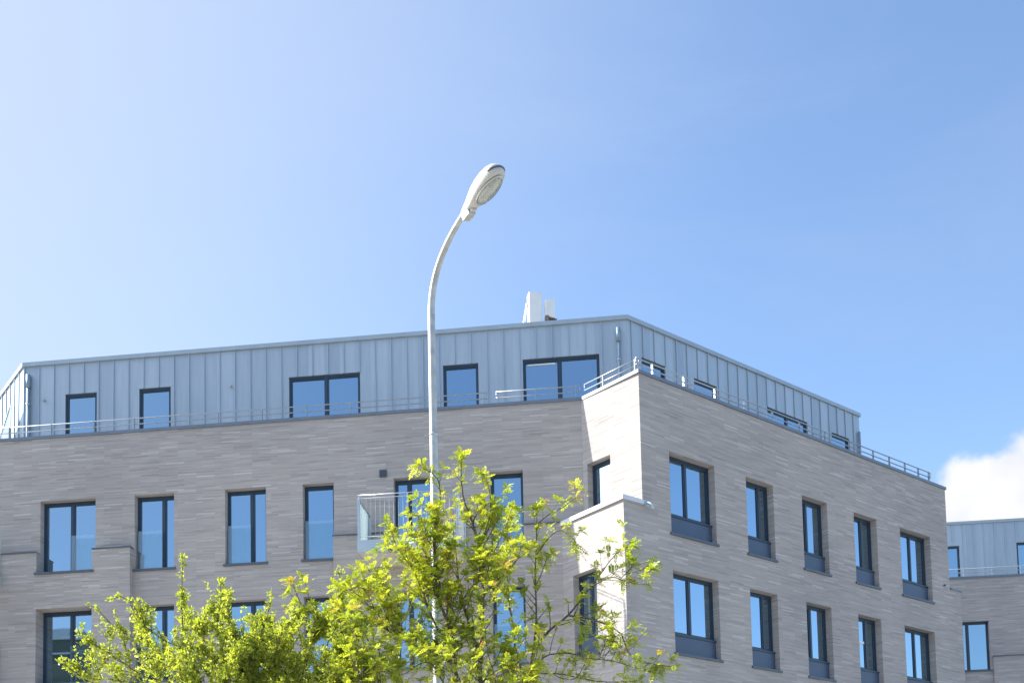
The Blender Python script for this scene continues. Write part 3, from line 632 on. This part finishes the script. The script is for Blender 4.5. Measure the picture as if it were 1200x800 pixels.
    mb = MB(); prof2 = [(.62, -.104), (.655, -.088), (.682, -.060), (.697, -.030), (.701, 0), (.697, .030), (.682, .060), (.655, .088), (.62, .104)]
    mb.tube([b+ax*x+side*y+up*-.004 for x, y in prof2], .011, 8); mb.build('seal_strip', M['dark_trim'], hd)
    # thin maker's plate-free band on the pole
    mb = MB(); mb.tube([(px, py, 6.80), (px, py, 6.83)], .0465, 16, True); mb.build('strap', M['steel'], pole)
lamp()
# ------------------------------------------------------------------ trees
def cat_pts(pts, step=.05):
    """smooth polyline through the joints"""
    P = [Vector(p) for p in pts]; out = []
    for i in range(len(P)-1):
        p0, p1, p2, p3 = P[max(i-1, 0)], P[i], P[i+1], P[min(i+2, len(P)-1)]
        n = max(2, int((p2-p1).length/step))
        for k in range(n):
            t = k/n
            out.append(.5*((2*p1)+(p2-p0)*t+(2*p0-5*p1+4*p2-p3)*t*t+(3*p1-p0-3*p2+p3)*t**3))
    out.append(P[-1]); return out
class Leaves:
    def __init__(s): s.v = []; s.f = []; s.t = []
    def add(s, pts, faces, tone):
        b = len(s.v); s.v += pts
        for f in faces: s.f.append(tuple(b+i for i in f)); s.t.append(tone)
    def build(s, name, mat, parent):
        me = bpy.data.meshes.new(name); o0 = world_loc(parent)
        me.from_pydata([v-o0 for v in s.v], [], s.f)
        at = me.attributes.new('tone', 'FLOAT', 'FACE'); at.data.foreach_set('value', s.t)
        me.polygons.foreach_set('use_smooth', [False]*len(s.f)); me.materials.append(mat)
        o = bpy.data.objects.new(name, me); COL.objects.link(o); o.parent = parent; return o
def rv(rng): return Vector((rng.gauss(0, 1), rng.gauss(0, 1), rng.gauss(0, 1))).normalized()
def perp(d, rng):
    a = rv(rng); a = a-d*a.dot(d); return a.normalized()
def pinnate(L, rng, p, d, tone, size):
    """one compound leaf: a drooping rachis with paired leaflets"""
    d = d.normalized(); up = Vector((0, 0, 1)); side = d.cross(up)
    if side.length < .1: side = perp(d, rng)
    side.normalize(); nrm = side.cross(d).normalized()
    side = (side+nrm*rng.uniform(-.5, .5)).normalized(); nrm = side.cross(d).normalized()
    n = rng.choice((4, 5, 5, 6)); ln = size; pts = []
    for i in range(n+1):
        q = i/n; pts.append(p+d*ln*q+Vector((0, 0, -1))*ln*.28*q*q)
    # rachis
    L.add([pts[0]+side*.0016, pts[0]-side*.0016, pts[-1]-side*.001, pts[-1]+side*.001], [(0, 1, 2, 3)], max(0, tone-.15))
    def leaflet(o, dr, sz):
        s2 = dr.cross(nrm).normalized(); w = sz*.25; fold = nrm*sz*rng.uniform(.02, .12); droop = Vector((0, 0, -sz*rng.uniform(0, .25)))
        a = o+dr*sz*.45
        L.add([o, a+s2*w+fold, o+dr*sz+droop, a-s2*w+fold, a+dr*sz*.28+s2*w*.72+fold*.7+droop*.5, a+dr*sz*.28-s2*w*.72+fold*.7+droop*.5], [(0, 1, 4, 2), (0, 2, 5, 3)], min(1, max(0, tone+rng.uniform(-.10, .10))))
    for i in range(1, n+1):
        q = i/n; sz = ln*.40*(1-.25*abs(q-.55))
        for s_ in (-1, 1):
            if rng.random() < .05: continue
            leaflet(pts[i]-d*ln*.05, (side*s_+d*.62+nrm*rng.uniform(-.1, .35)).normalized(), sz)
    leaflet(pts[-1], (d+Vector((0, 0, -.3))).normalized(), ln*.38)
def rosette(L, rng, p, d, size, n=None, red=.035):
    base = rng.uniform(.0, .9); isred = rng.random() < red
    n = n or rng.randint(4, 6); a0 = rng.uniform(0, 6.28); u = perp(d, rng); v = d.cross(u)
    for k in range(n):
        a = a0+6.283*k/n+rng.uniform(-.3, .3); op = rng.uniform(.5, 1.25)
        dr = d*math.cos(op)+(u*math.cos(a)+v*math.sin(a))*math.sin(op); dr.z += .12
        t = base+rng.uniform(-.15, .15) if not (isred and k < n-2) else rng.uniform(.93, 1)
        pinnate(L, rng, p, dr, t, size*rng.uniform(.5, 1.12))
def thorn_tuft(L, rng, p, d, size):
    base = rng.uniform(.1, .85)
    for k in range(rng.randint(3, 5)):
        dr = (d*.5+rv(rng)+Vector((0, 0, .25))).normalized(); s2 = perp(dr, rng); nr = dr.cross(s2); sz = size*rng.uniform(.6, 1.2)
        o = p+dr*sz*.15; w = sz*.42; f = nr*sz*.12
        L.add([o, o+dr*sz*.35+s2*w*.75+f, o+dr*sz*.50+s2*w*.42+f*.6, o+dr*sz*.72+s2*w*.62+f, o+dr*sz, o+dr*sz*.72-s2*w*.62+f, o+dr*sz*.50-s2*w*.42+f*.6, o+dr*sz*.35-s2*w*.75+f],
              [(0, 1, 2, 4), (2, 3, 4), (0, 4, 6, 7), (4, 5, 6)], min(1, max(0, base+rng.uniform(-.2, .2))))
def tree(name, label, limbs, base, fork, kind, bark, leaf, seed, density=1.0):
    rng = random.Random(seed)
    T = empty(name, base, label, 'tree', None)
    base, fork = Vector(base), Vector(fork)
    mb = MB(); tp = cat_pts([base, base.lerp(fork, .35)+Vector((.03, .02, 0)), base.lerp(fork, .7)+Vector((-.03, .01, 0)), fork], .12)
    mb.tube(tp, [.075-.022*i/(len(tp)-1)+(.03 if i == 0 else 0) for i in range(len(tp))], 14); mb.build('trunk', M[bark], T, base)
    L = Leaves()
    extra = []
    limbs = list(limbs)
    for k in range(20 if kind == 'thorn' else 6):      # inner shoots that fill the crown
        if kind == 'thorn': x = rng.uniform(-3.15, -1.15); y = rng.uniform(9.2, 10.8); top = rng.uniform(3.85, 4.2)-.12*abs(x+2.0)
        else: x = rng.uniform(-1.45, .3); y = rng.uniform(9.3, 10.6); top = rng.uniform(3.75, 4.1)
        sx = rng.uniform(-.12, .12)
        limbs.append(([(fork.x+(x-fork.x)*.8, fork.y+(y-fork.y)*.8, 3.2), (x, y, 3.5), (x+sx*.6, y+rng.uniform(-.1, .1), (3.5+top)/2), (x+sx, y, top)], .009))
    for gi, (pts, r) in enumerate(limbs):
        ln_ = cat_pts(pts, .08); n_ = len(ln_)
        for k in range(int(n_*((.5 if ln_[n_//2].x < -2.85 else 1.0) if kind == 'thorn' else (.50 if ln_[n_//2].x < -.62 else .26 if ln_[n_//2].x < .12 else .30)))):
            q = rng.uniform(.0, .72); i = min(n_-2, int(q*n_)); p = ln_[i]; tg = (ln_[i+1]-ln_[i]).normalized()
            if kind == 'rowan' and p.x > .15 and rng.random() < .5: continue
            d = (tg*.7+perp(tg, rng)*.8*Vector((1, 1, 1)).length/1.7+Vector((0, rng.uniform(-.7, .7), .35))).normalized()
            ll = rng.uniform(.18, .5)*(1-.75*q)*(1.0 if kind == 'rowan' else .85); sp = [p]
            for s_ in range(4):
                d = (d+Vector((0, 0, .12))+rv(rng)*.16).normalized(); sp.append(sp[-1]+d*ll/4)
            extra.append((sp, r*.42, gi))
    bmesh_of = {}
    for pts, r, own, lvl in [(a, c, k, 0) for k, (a, c) in enumerate(limbs)]+[(a, c, k, 1) for a, c, k in extra]:
        pts = [Vector(p) for p in pts]
        if lvl == 0 and pts[0].z < 3.80:
            m = fork.lerp(pts[0], .55)+Vector((0, 0, -.12)); pts = [fork+Vector((0, 0, -.05)), m]+pts; r0 = max(r*1.3, .016)
        else: r0 = r
        line = cat_pts(pts, .06); n = len(line)
        line = [p+Vector((noise.noise(p*3.1), noise.noise(p*3.1+Vector((9, 0, 0))), noise.noise(p*3.1+Vector((0, 9, 0)))))*.022*min(1, i/6) for i, p in enumerate(line)]
        rads = [max(.0035, r0*(1-.86*(i/(n-1))**.8)) for i in range(n)]
        mb = MB(); mb.tube(line, rads, 9)
        length = 0
        for i in range(1, n):
            seg = line[i]-line[i-1]; length += seg.length; p = line[i]
            if p.z < 3.15: continue
            tg = seg.normalized(); q = i/(n-1)
            spawn = (.68 if kind == 'rowan' else .62)*density
            if rng.random() < spawn:
                d = (tg*.75+perp(tg, rng)*1.0+Vector((0, 0, .35))).normalized(); ln = rng.uniform(.06, .34)*(1.15-.62*q)
                if kind == 'thorn': ln = rng.uniform(.06, .30)*(1.1-.75*q)
                m = max(2, int(ln/.05)); tw = [p]
                for k in range(m):
                    d = (d+Vector((0, 0, .10))+rv(rng)*.14).normalized(); tw.append(tw[-1]+d*ln/m)
                mb.tube(tw, [max(.0018, min(rads[i]*.6, .006)*(1-.6*k/m)) for k in range(m+1)], 5)
                if kind == 'rowan':
                    rosette(L, rng, tw[-1], d, .078)
                    for k in range(1, m):
                        if rng.random() < .5: rosette(L, rng, tw[k], (d+perp(d, rng)).normalized(), .070, rng.randint(1, 3))
                else:
                    for k in range(1, m+1):
                        thorn_tuft(L, rng, tw[k], d, .030)
                        thorn_tuft(L, rng, (tw[k]+tw[k-1])/2+rv(rng)*.012, d, .028)
            if kind == 'thorn' and p.z > 3.0:
                thorn_tuft(L, rng, p+perp(tg, rng)*.015, tg, .031); thorn_tuft(L, rng, p+perp(tg, rng)*.03+seg*.5, tg, .031)
            if kind == 'rowan' and lvl == 0 and q > .45 and rng.random() < .55: rosette(L, rng, p, (tg*.4+perp(tg, rng)).normalized(), .075, rng.randint(2, 4))
        if kind == 'rowan': rosette(L, rng, line[-1], (line[-1]-line[-3]).normalized(), .095, 6); rosette(L, rng, line[-2], perp(tg, rng), .08, 3)
        else:
            for k in range(3): thorn_tuft(L, rng, line[-1-k], tg, .034)
        if lvl == 0: bmesh_of[own] = mb
        else: bmesh_of[own].v_off(mb)
    for k in bmesh_of: bmesh_of[k].build('branch', M[bark], T)
    L.build('crown', M[leaf], T)
    return T
tree('rowan_tree', 'young rowan with lime green feathery leaves on upright stems in front of the lamp pole', ROWAN_LIMBS, (.02, 10.02, 0), (.0, 10.0, 2.45), 'rowan', 'bark', 'rowan_leaf', 5)
tree('hawthorn_tree', 'small leaved hawthorn with arching yellow green shoots at the lower left, left of the rowan', THORN_LIMBS, (-2.55, 10.05, 0), (-2.5, 10.0, 2.3), 'thorn', 'bark2', 'thorn_leaf', 8)
# ------------------------------------------------------------------ light, sky, camera
SUN_AZ, SUN_EL = -79.0, 37.5
w = bpy.data.worlds.new('World'); scene.world = w; w.use_nodes = True; nt = w.node_tree
bg = nt.nodes['Background']
sky = N(nt, 'ShaderNodeTexSky'); sky.sky_type = 'NISHITA'; sky.sun_disc = False
sky.sun_elevation = R(SUN_EL); sky.sun_rotation = R(SUN_AZ % 360); sky.altitude = 60
sky.air_density = SKY[0]; sky.dust_density = SKY[1]; sky.ozone_density = SKY[2]
# a bank of cumulus low in the north east, shaped by direction
geo = N(nt, 'ShaderNodeTexCoord')
sep = N(nt, 'ShaderNodeSeparateXYZ'); nt.links.new(geo.outputs['Generated'], sep.inputs[0])
az = N(nt, 'ShaderNodeMath', operation='ARCTAN2'); nt.links.new(sep.outputs['X'], az.inputs[0]); nt.links.new(sep.outputs['Y'], az.inputs[1])
el = N(nt, 'ShaderNodeMath', operation='ARCSINE'); nt.links.new(sep.outputs['Z'], el.inputs[0])
cmb = N(nt, 'ShaderNodeCombineXYZ'); nt.links.new(az.outputs[0], cmb.inputs['X']); nt.links.new(el.outputs[0], cmb.inputs['Y'])
n1 = N(nt, 'ShaderNodeTexNoise', Scale=22.0, Detail=7.0, Roughness=.55); nt.links.new(cmb.outputs[0], n1.inputs['Vector'])
# bank top as a function of azimuth
top = N(nt, 'ShaderNodeFloatCurve'); cv = top.mapping.curves[0]
mr = N(nt, 'ShaderNodeMapRange'); mr.inputs['From Min'].default_value = R(17); mr.inputs['From Max'].default_value = R(42); nt.links.new(az.outputs[0], mr.inputs['Value'])
def d2(x): return (x-12)/16
P_ = [(0, d2(14)), ((20.6-17)/25, d2(17.2)), ((21.3-17)/25, d2(19.4)), ((22.2-17)/25, d2(20.15)), ((23.6-17)/25, d2(20.1)), ((24.6-17)/25, d2(20.35)), ((25.6-17)/25, d2(20.95)), ((29-17)/25, d2(23)), ((34-17)/25, d2(22)), (1, d2(13))]
while len(cv.points) < len(P_): cv.points.new(.5, .5)
for pt, (x, y) in zip(cv.points, P_): pt.location = (x, y)
top.mapping.update(); nt.links.new(mr.outputs[0], top.inputs['Value'])
te = N(nt, 'ShaderNodeMath', operation='MULTIPLY_ADD'); te.inputs[1].default_value = R(16); te.inputs[2].default_value = R(12); nt.links.new(top.outputs[0], te.inputs[0])
ns = N(nt, 'ShaderNodeMath', operation='MULTIPLY_ADD'); ns.inputs[1].default_value = R(3.4); ns.inputs[2].default_value = R(-1.7); nt.links.new(n1.outputs['Fac'], ns.inputs[0])
s1 = N(nt, 'ShaderNodeMath', operation='ADD'); nt.links.new(te.outputs[0], s1.inputs[0]); nt.links.new(ns.outputs[0], s1.inputs[1])
s2 = N(nt, 'ShaderNodeMath', operation='SUBTRACT'); nt.links.new(s1.outputs[0], s2.inputs[0]); nt.links.new(el.outputs[0], s2.inputs[1])
msk = N(nt, 'ShaderNodeMapRange', interpolation_type='SMOOTHSTEP'); msk.inputs['From Min'].default_value = R(-.35); msk.inputs['From Max'].default_value = R(.75); nt.links.new(s2.outputs[0], msk.inputs['Value'])
lowc = N(nt, 'ShaderNodeMapRange', interpolation_type='SMOOTHSTEP'); lowc.inputs['From Min'].default_value = R(8); lowc.inputs['From Max'].default_value = R(13); nt.links.new(el.outputs[0], lowc.inputs['Value'])
azw = N(nt, 'ShaderNodeMapRange', interpolation_type='SMOOTHSTEP'); azw.inputs['From Min'].default_value = R(18); azw.inputs['From Max'].default_value = R(21); nt.links.new(az.outputs[0], azw.inputs['Value'])
azx = N(nt, 'ShaderNodeMapRange', interpolation_type='SMOOTHSTEP'); azx.inputs['From Min'].default_value = R(42); azx.inputs['From Max'].default_value = R(38); nt.links.new(az.outputs[0], azx.inputs['Value'])
ma = N(nt, 'ShaderNodeMath', operation='MULTIPLY'); nt.links.new(azw.outputs[0], ma.inputs[0]); nt.links.new(azx.outputs[0], ma.inputs[1])
mb_ = N(nt, 'ShaderNodeMath', operation='MULTIPLY'); nt.links.new(ma.outputs[0], mb_.inputs[0]); nt.links.new(lowc.outputs[0], mb_.inputs[1])
mm = N(nt, 'ShaderNodeMath', operation='MULTIPLY'); nt.links.new(msk.outputs[0], mm.inputs[0]); nt.links.new(mb_.outputs[0], mm.inputs[1])
n2 = N(nt, 'ShaderNodeTexNoise', Scale=14.0, Detail=5.0); nt.links.new(cmb.outputs[0], n2.inputs['Vector'])
cr = ramp(nt, [(.3, CLOUD_LO), (.65, CLOUD_HI)]); nt.links.new(n2.outputs['Fac'], cr.inputs['Fac'])
sc_ = N(nt, 'ShaderNodeVectorMath', operation='SCALE'); sc_.inputs['Scale'].default_value = CLOUD_GAIN; nt.links.new(cr.outputs['Color'], sc_.inputs[0])
mx = N(nt, 'ShaderNodeMix', data_type='RGBA'); nt.links.new(mm.outputs[0], mx.inputs[0]); tint = N(nt, 'ShaderNodeMix', data_type='RGBA', blend_type='MULTIPLY'); tint.inputs[0].default_value = 1; tint.inputs[7].default_value = SKY_TINT; nt.links.new(sky.outputs[0], tint.inputs[6]); 
# a faint, wide veil of high cloud
nc = N(nt, 'ShaderNodeTexNoise', Scale=2.2, Detail=6.0, Roughness=.6, Distortion=.6); mpc = N(nt, 'ShaderNodeMapping'); mpc.inputs['Scale'].default_value = (1, 2.2, 3.0); mpc.inputs['Rotation'].default_value = (0, .3, .5)
nt.links.new(geo.outputs['Generated'], mpc.inputs['Vector']); nt.links.new(mpc.outputs[0], nc.inputs['Vector'])
vr = N(nt, 'ShaderNodeMapRange', interpolation_type='SMOOTHSTEP'); vr.inputs['From Min'].default_value = .42; vr.inputs['From Max'].default_value = .78; vr.inputs['To Max'].default_value = .10; nt.links.new(nc.outputs['Fac'], vr.inputs['Value'])
veil = N(nt, 'ShaderNodeMix', data_type='RGBA'); veil.inputs[7].default_value = VEIL; nt.links.new(vr.outputs[0], veil.inputs[0]); nt.links.new(tint.outputs[2], veil.inputs[6]); 
# bright forward-scattering haze round the sun
sd = N(nt, 'ShaderNodeVectorMath', operation='DOT_PRODUCT'); sd.inputs[1].default_value = (math.cos(R(SUN_EL))*math.sin(R(SUN_AZ)), math.cos(R(SUN_EL))*math.cos(R(SUN_AZ)), math.sin(R(SUN_EL)))
nt.links.new(geo.outputs['Generated'], sd.inputs[0])
sm_ = N(nt, 'ShaderNodeMapRange', interpolation_type='SMOOTHSTEP'); sm_.inputs['From Min'].default_value = .28; sm_.inputs['From Max'].default_value = .90; sm_.inputs['To Max'].default_value = .90; nt.links.new(sd.outputs['Value'], sm_.inputs['Value'])
aur = N(nt, 'ShaderNodeMix', data_type='RGBA'); ab = N(nt, 'ShaderNodeRGB'); ab.outputs[0].default_value = AUREOLE; core = N(nt, 'ShaderNodeMapRange', interpolation_type='SMOOTHSTEP'); core.inputs['From Min'].default_value = .76; core.inputs['From Max'].default_value = 1.0; core.inputs['To Min'].default_value = 1; core.inputs['To Max'].default_value = 6; nt.links.new(sd.outputs['Value'], core.inputs['Value']); av = N(nt, 'ShaderNodeVectorMath', operation='SCALE'); nt.links.new(ab.outputs[0], av.inputs[0]); nt.links.new(core.outputs[0], av.inputs['Scale']); nt.links.new(av.outputs[0], aur.inputs[7]); nt.links.new(sm_.outputs[0], aur.inputs[0]); nt.links.new(veil.outputs[2], aur.inputs[6]); nt.links.new(aur.outputs[2], mx.inputs[6]); nt.links.new(sc_.outputs[0], mx.inputs[7])
nt.links.new(mx.outputs[2], bg.inputs['Color']); bg.inputs['Strength'].default_value = SKY_STR
S = Vector((math.cos(R(SUN_EL))*math.sin(R(SUN_AZ)), math.cos(R(SUN_EL))*math.cos(R(SUN_AZ)), math.sin(R(SUN_EL))))
sl = bpy.data.lights.new('sun', 'SUN'); sl.energy = SUN_STR; sl.angle = R(.53); sl.color = (1, .945, .86)
so = bpy.data.objects.new('sun', sl); COL.objects.link(so); so.rotation_euler = S.to_track_quat('Z', 'Y').to_euler(); so.location = (-40, 10, 40)

cam = bpy.data.cameras.new('camera'); co = bpy.data.objects.new('camera', cam); COL.objects.link(co)
cam.sensor_width = 36; cam.lens = 1313.0/1200*36; cam.sensor_fit = 'HORIZONTAL'
cam.shift_y = (967.73-400)/1200
co.matrix_world = Matrix.Translation((0, 0, 1.6)) @ Matrix.Rotation(R(90+4.1593), 4, 'X') @ Matrix.Rotation(R(-1.2925), 4, 'Z')
cam.clip_start = .1; cam.clip_end = 3000
scene.camera = co
scene.view_settings.view_transform = 'Standard'; scene.view_settings.look = 'None'; scene.view_settings.gamma = 1; scene.view_settings.use_curve_mapping = False
scene.view_settings.exposure = EXPOSURE
scene.render.resolution_x = 1024; scene.render.resolution_y = 682
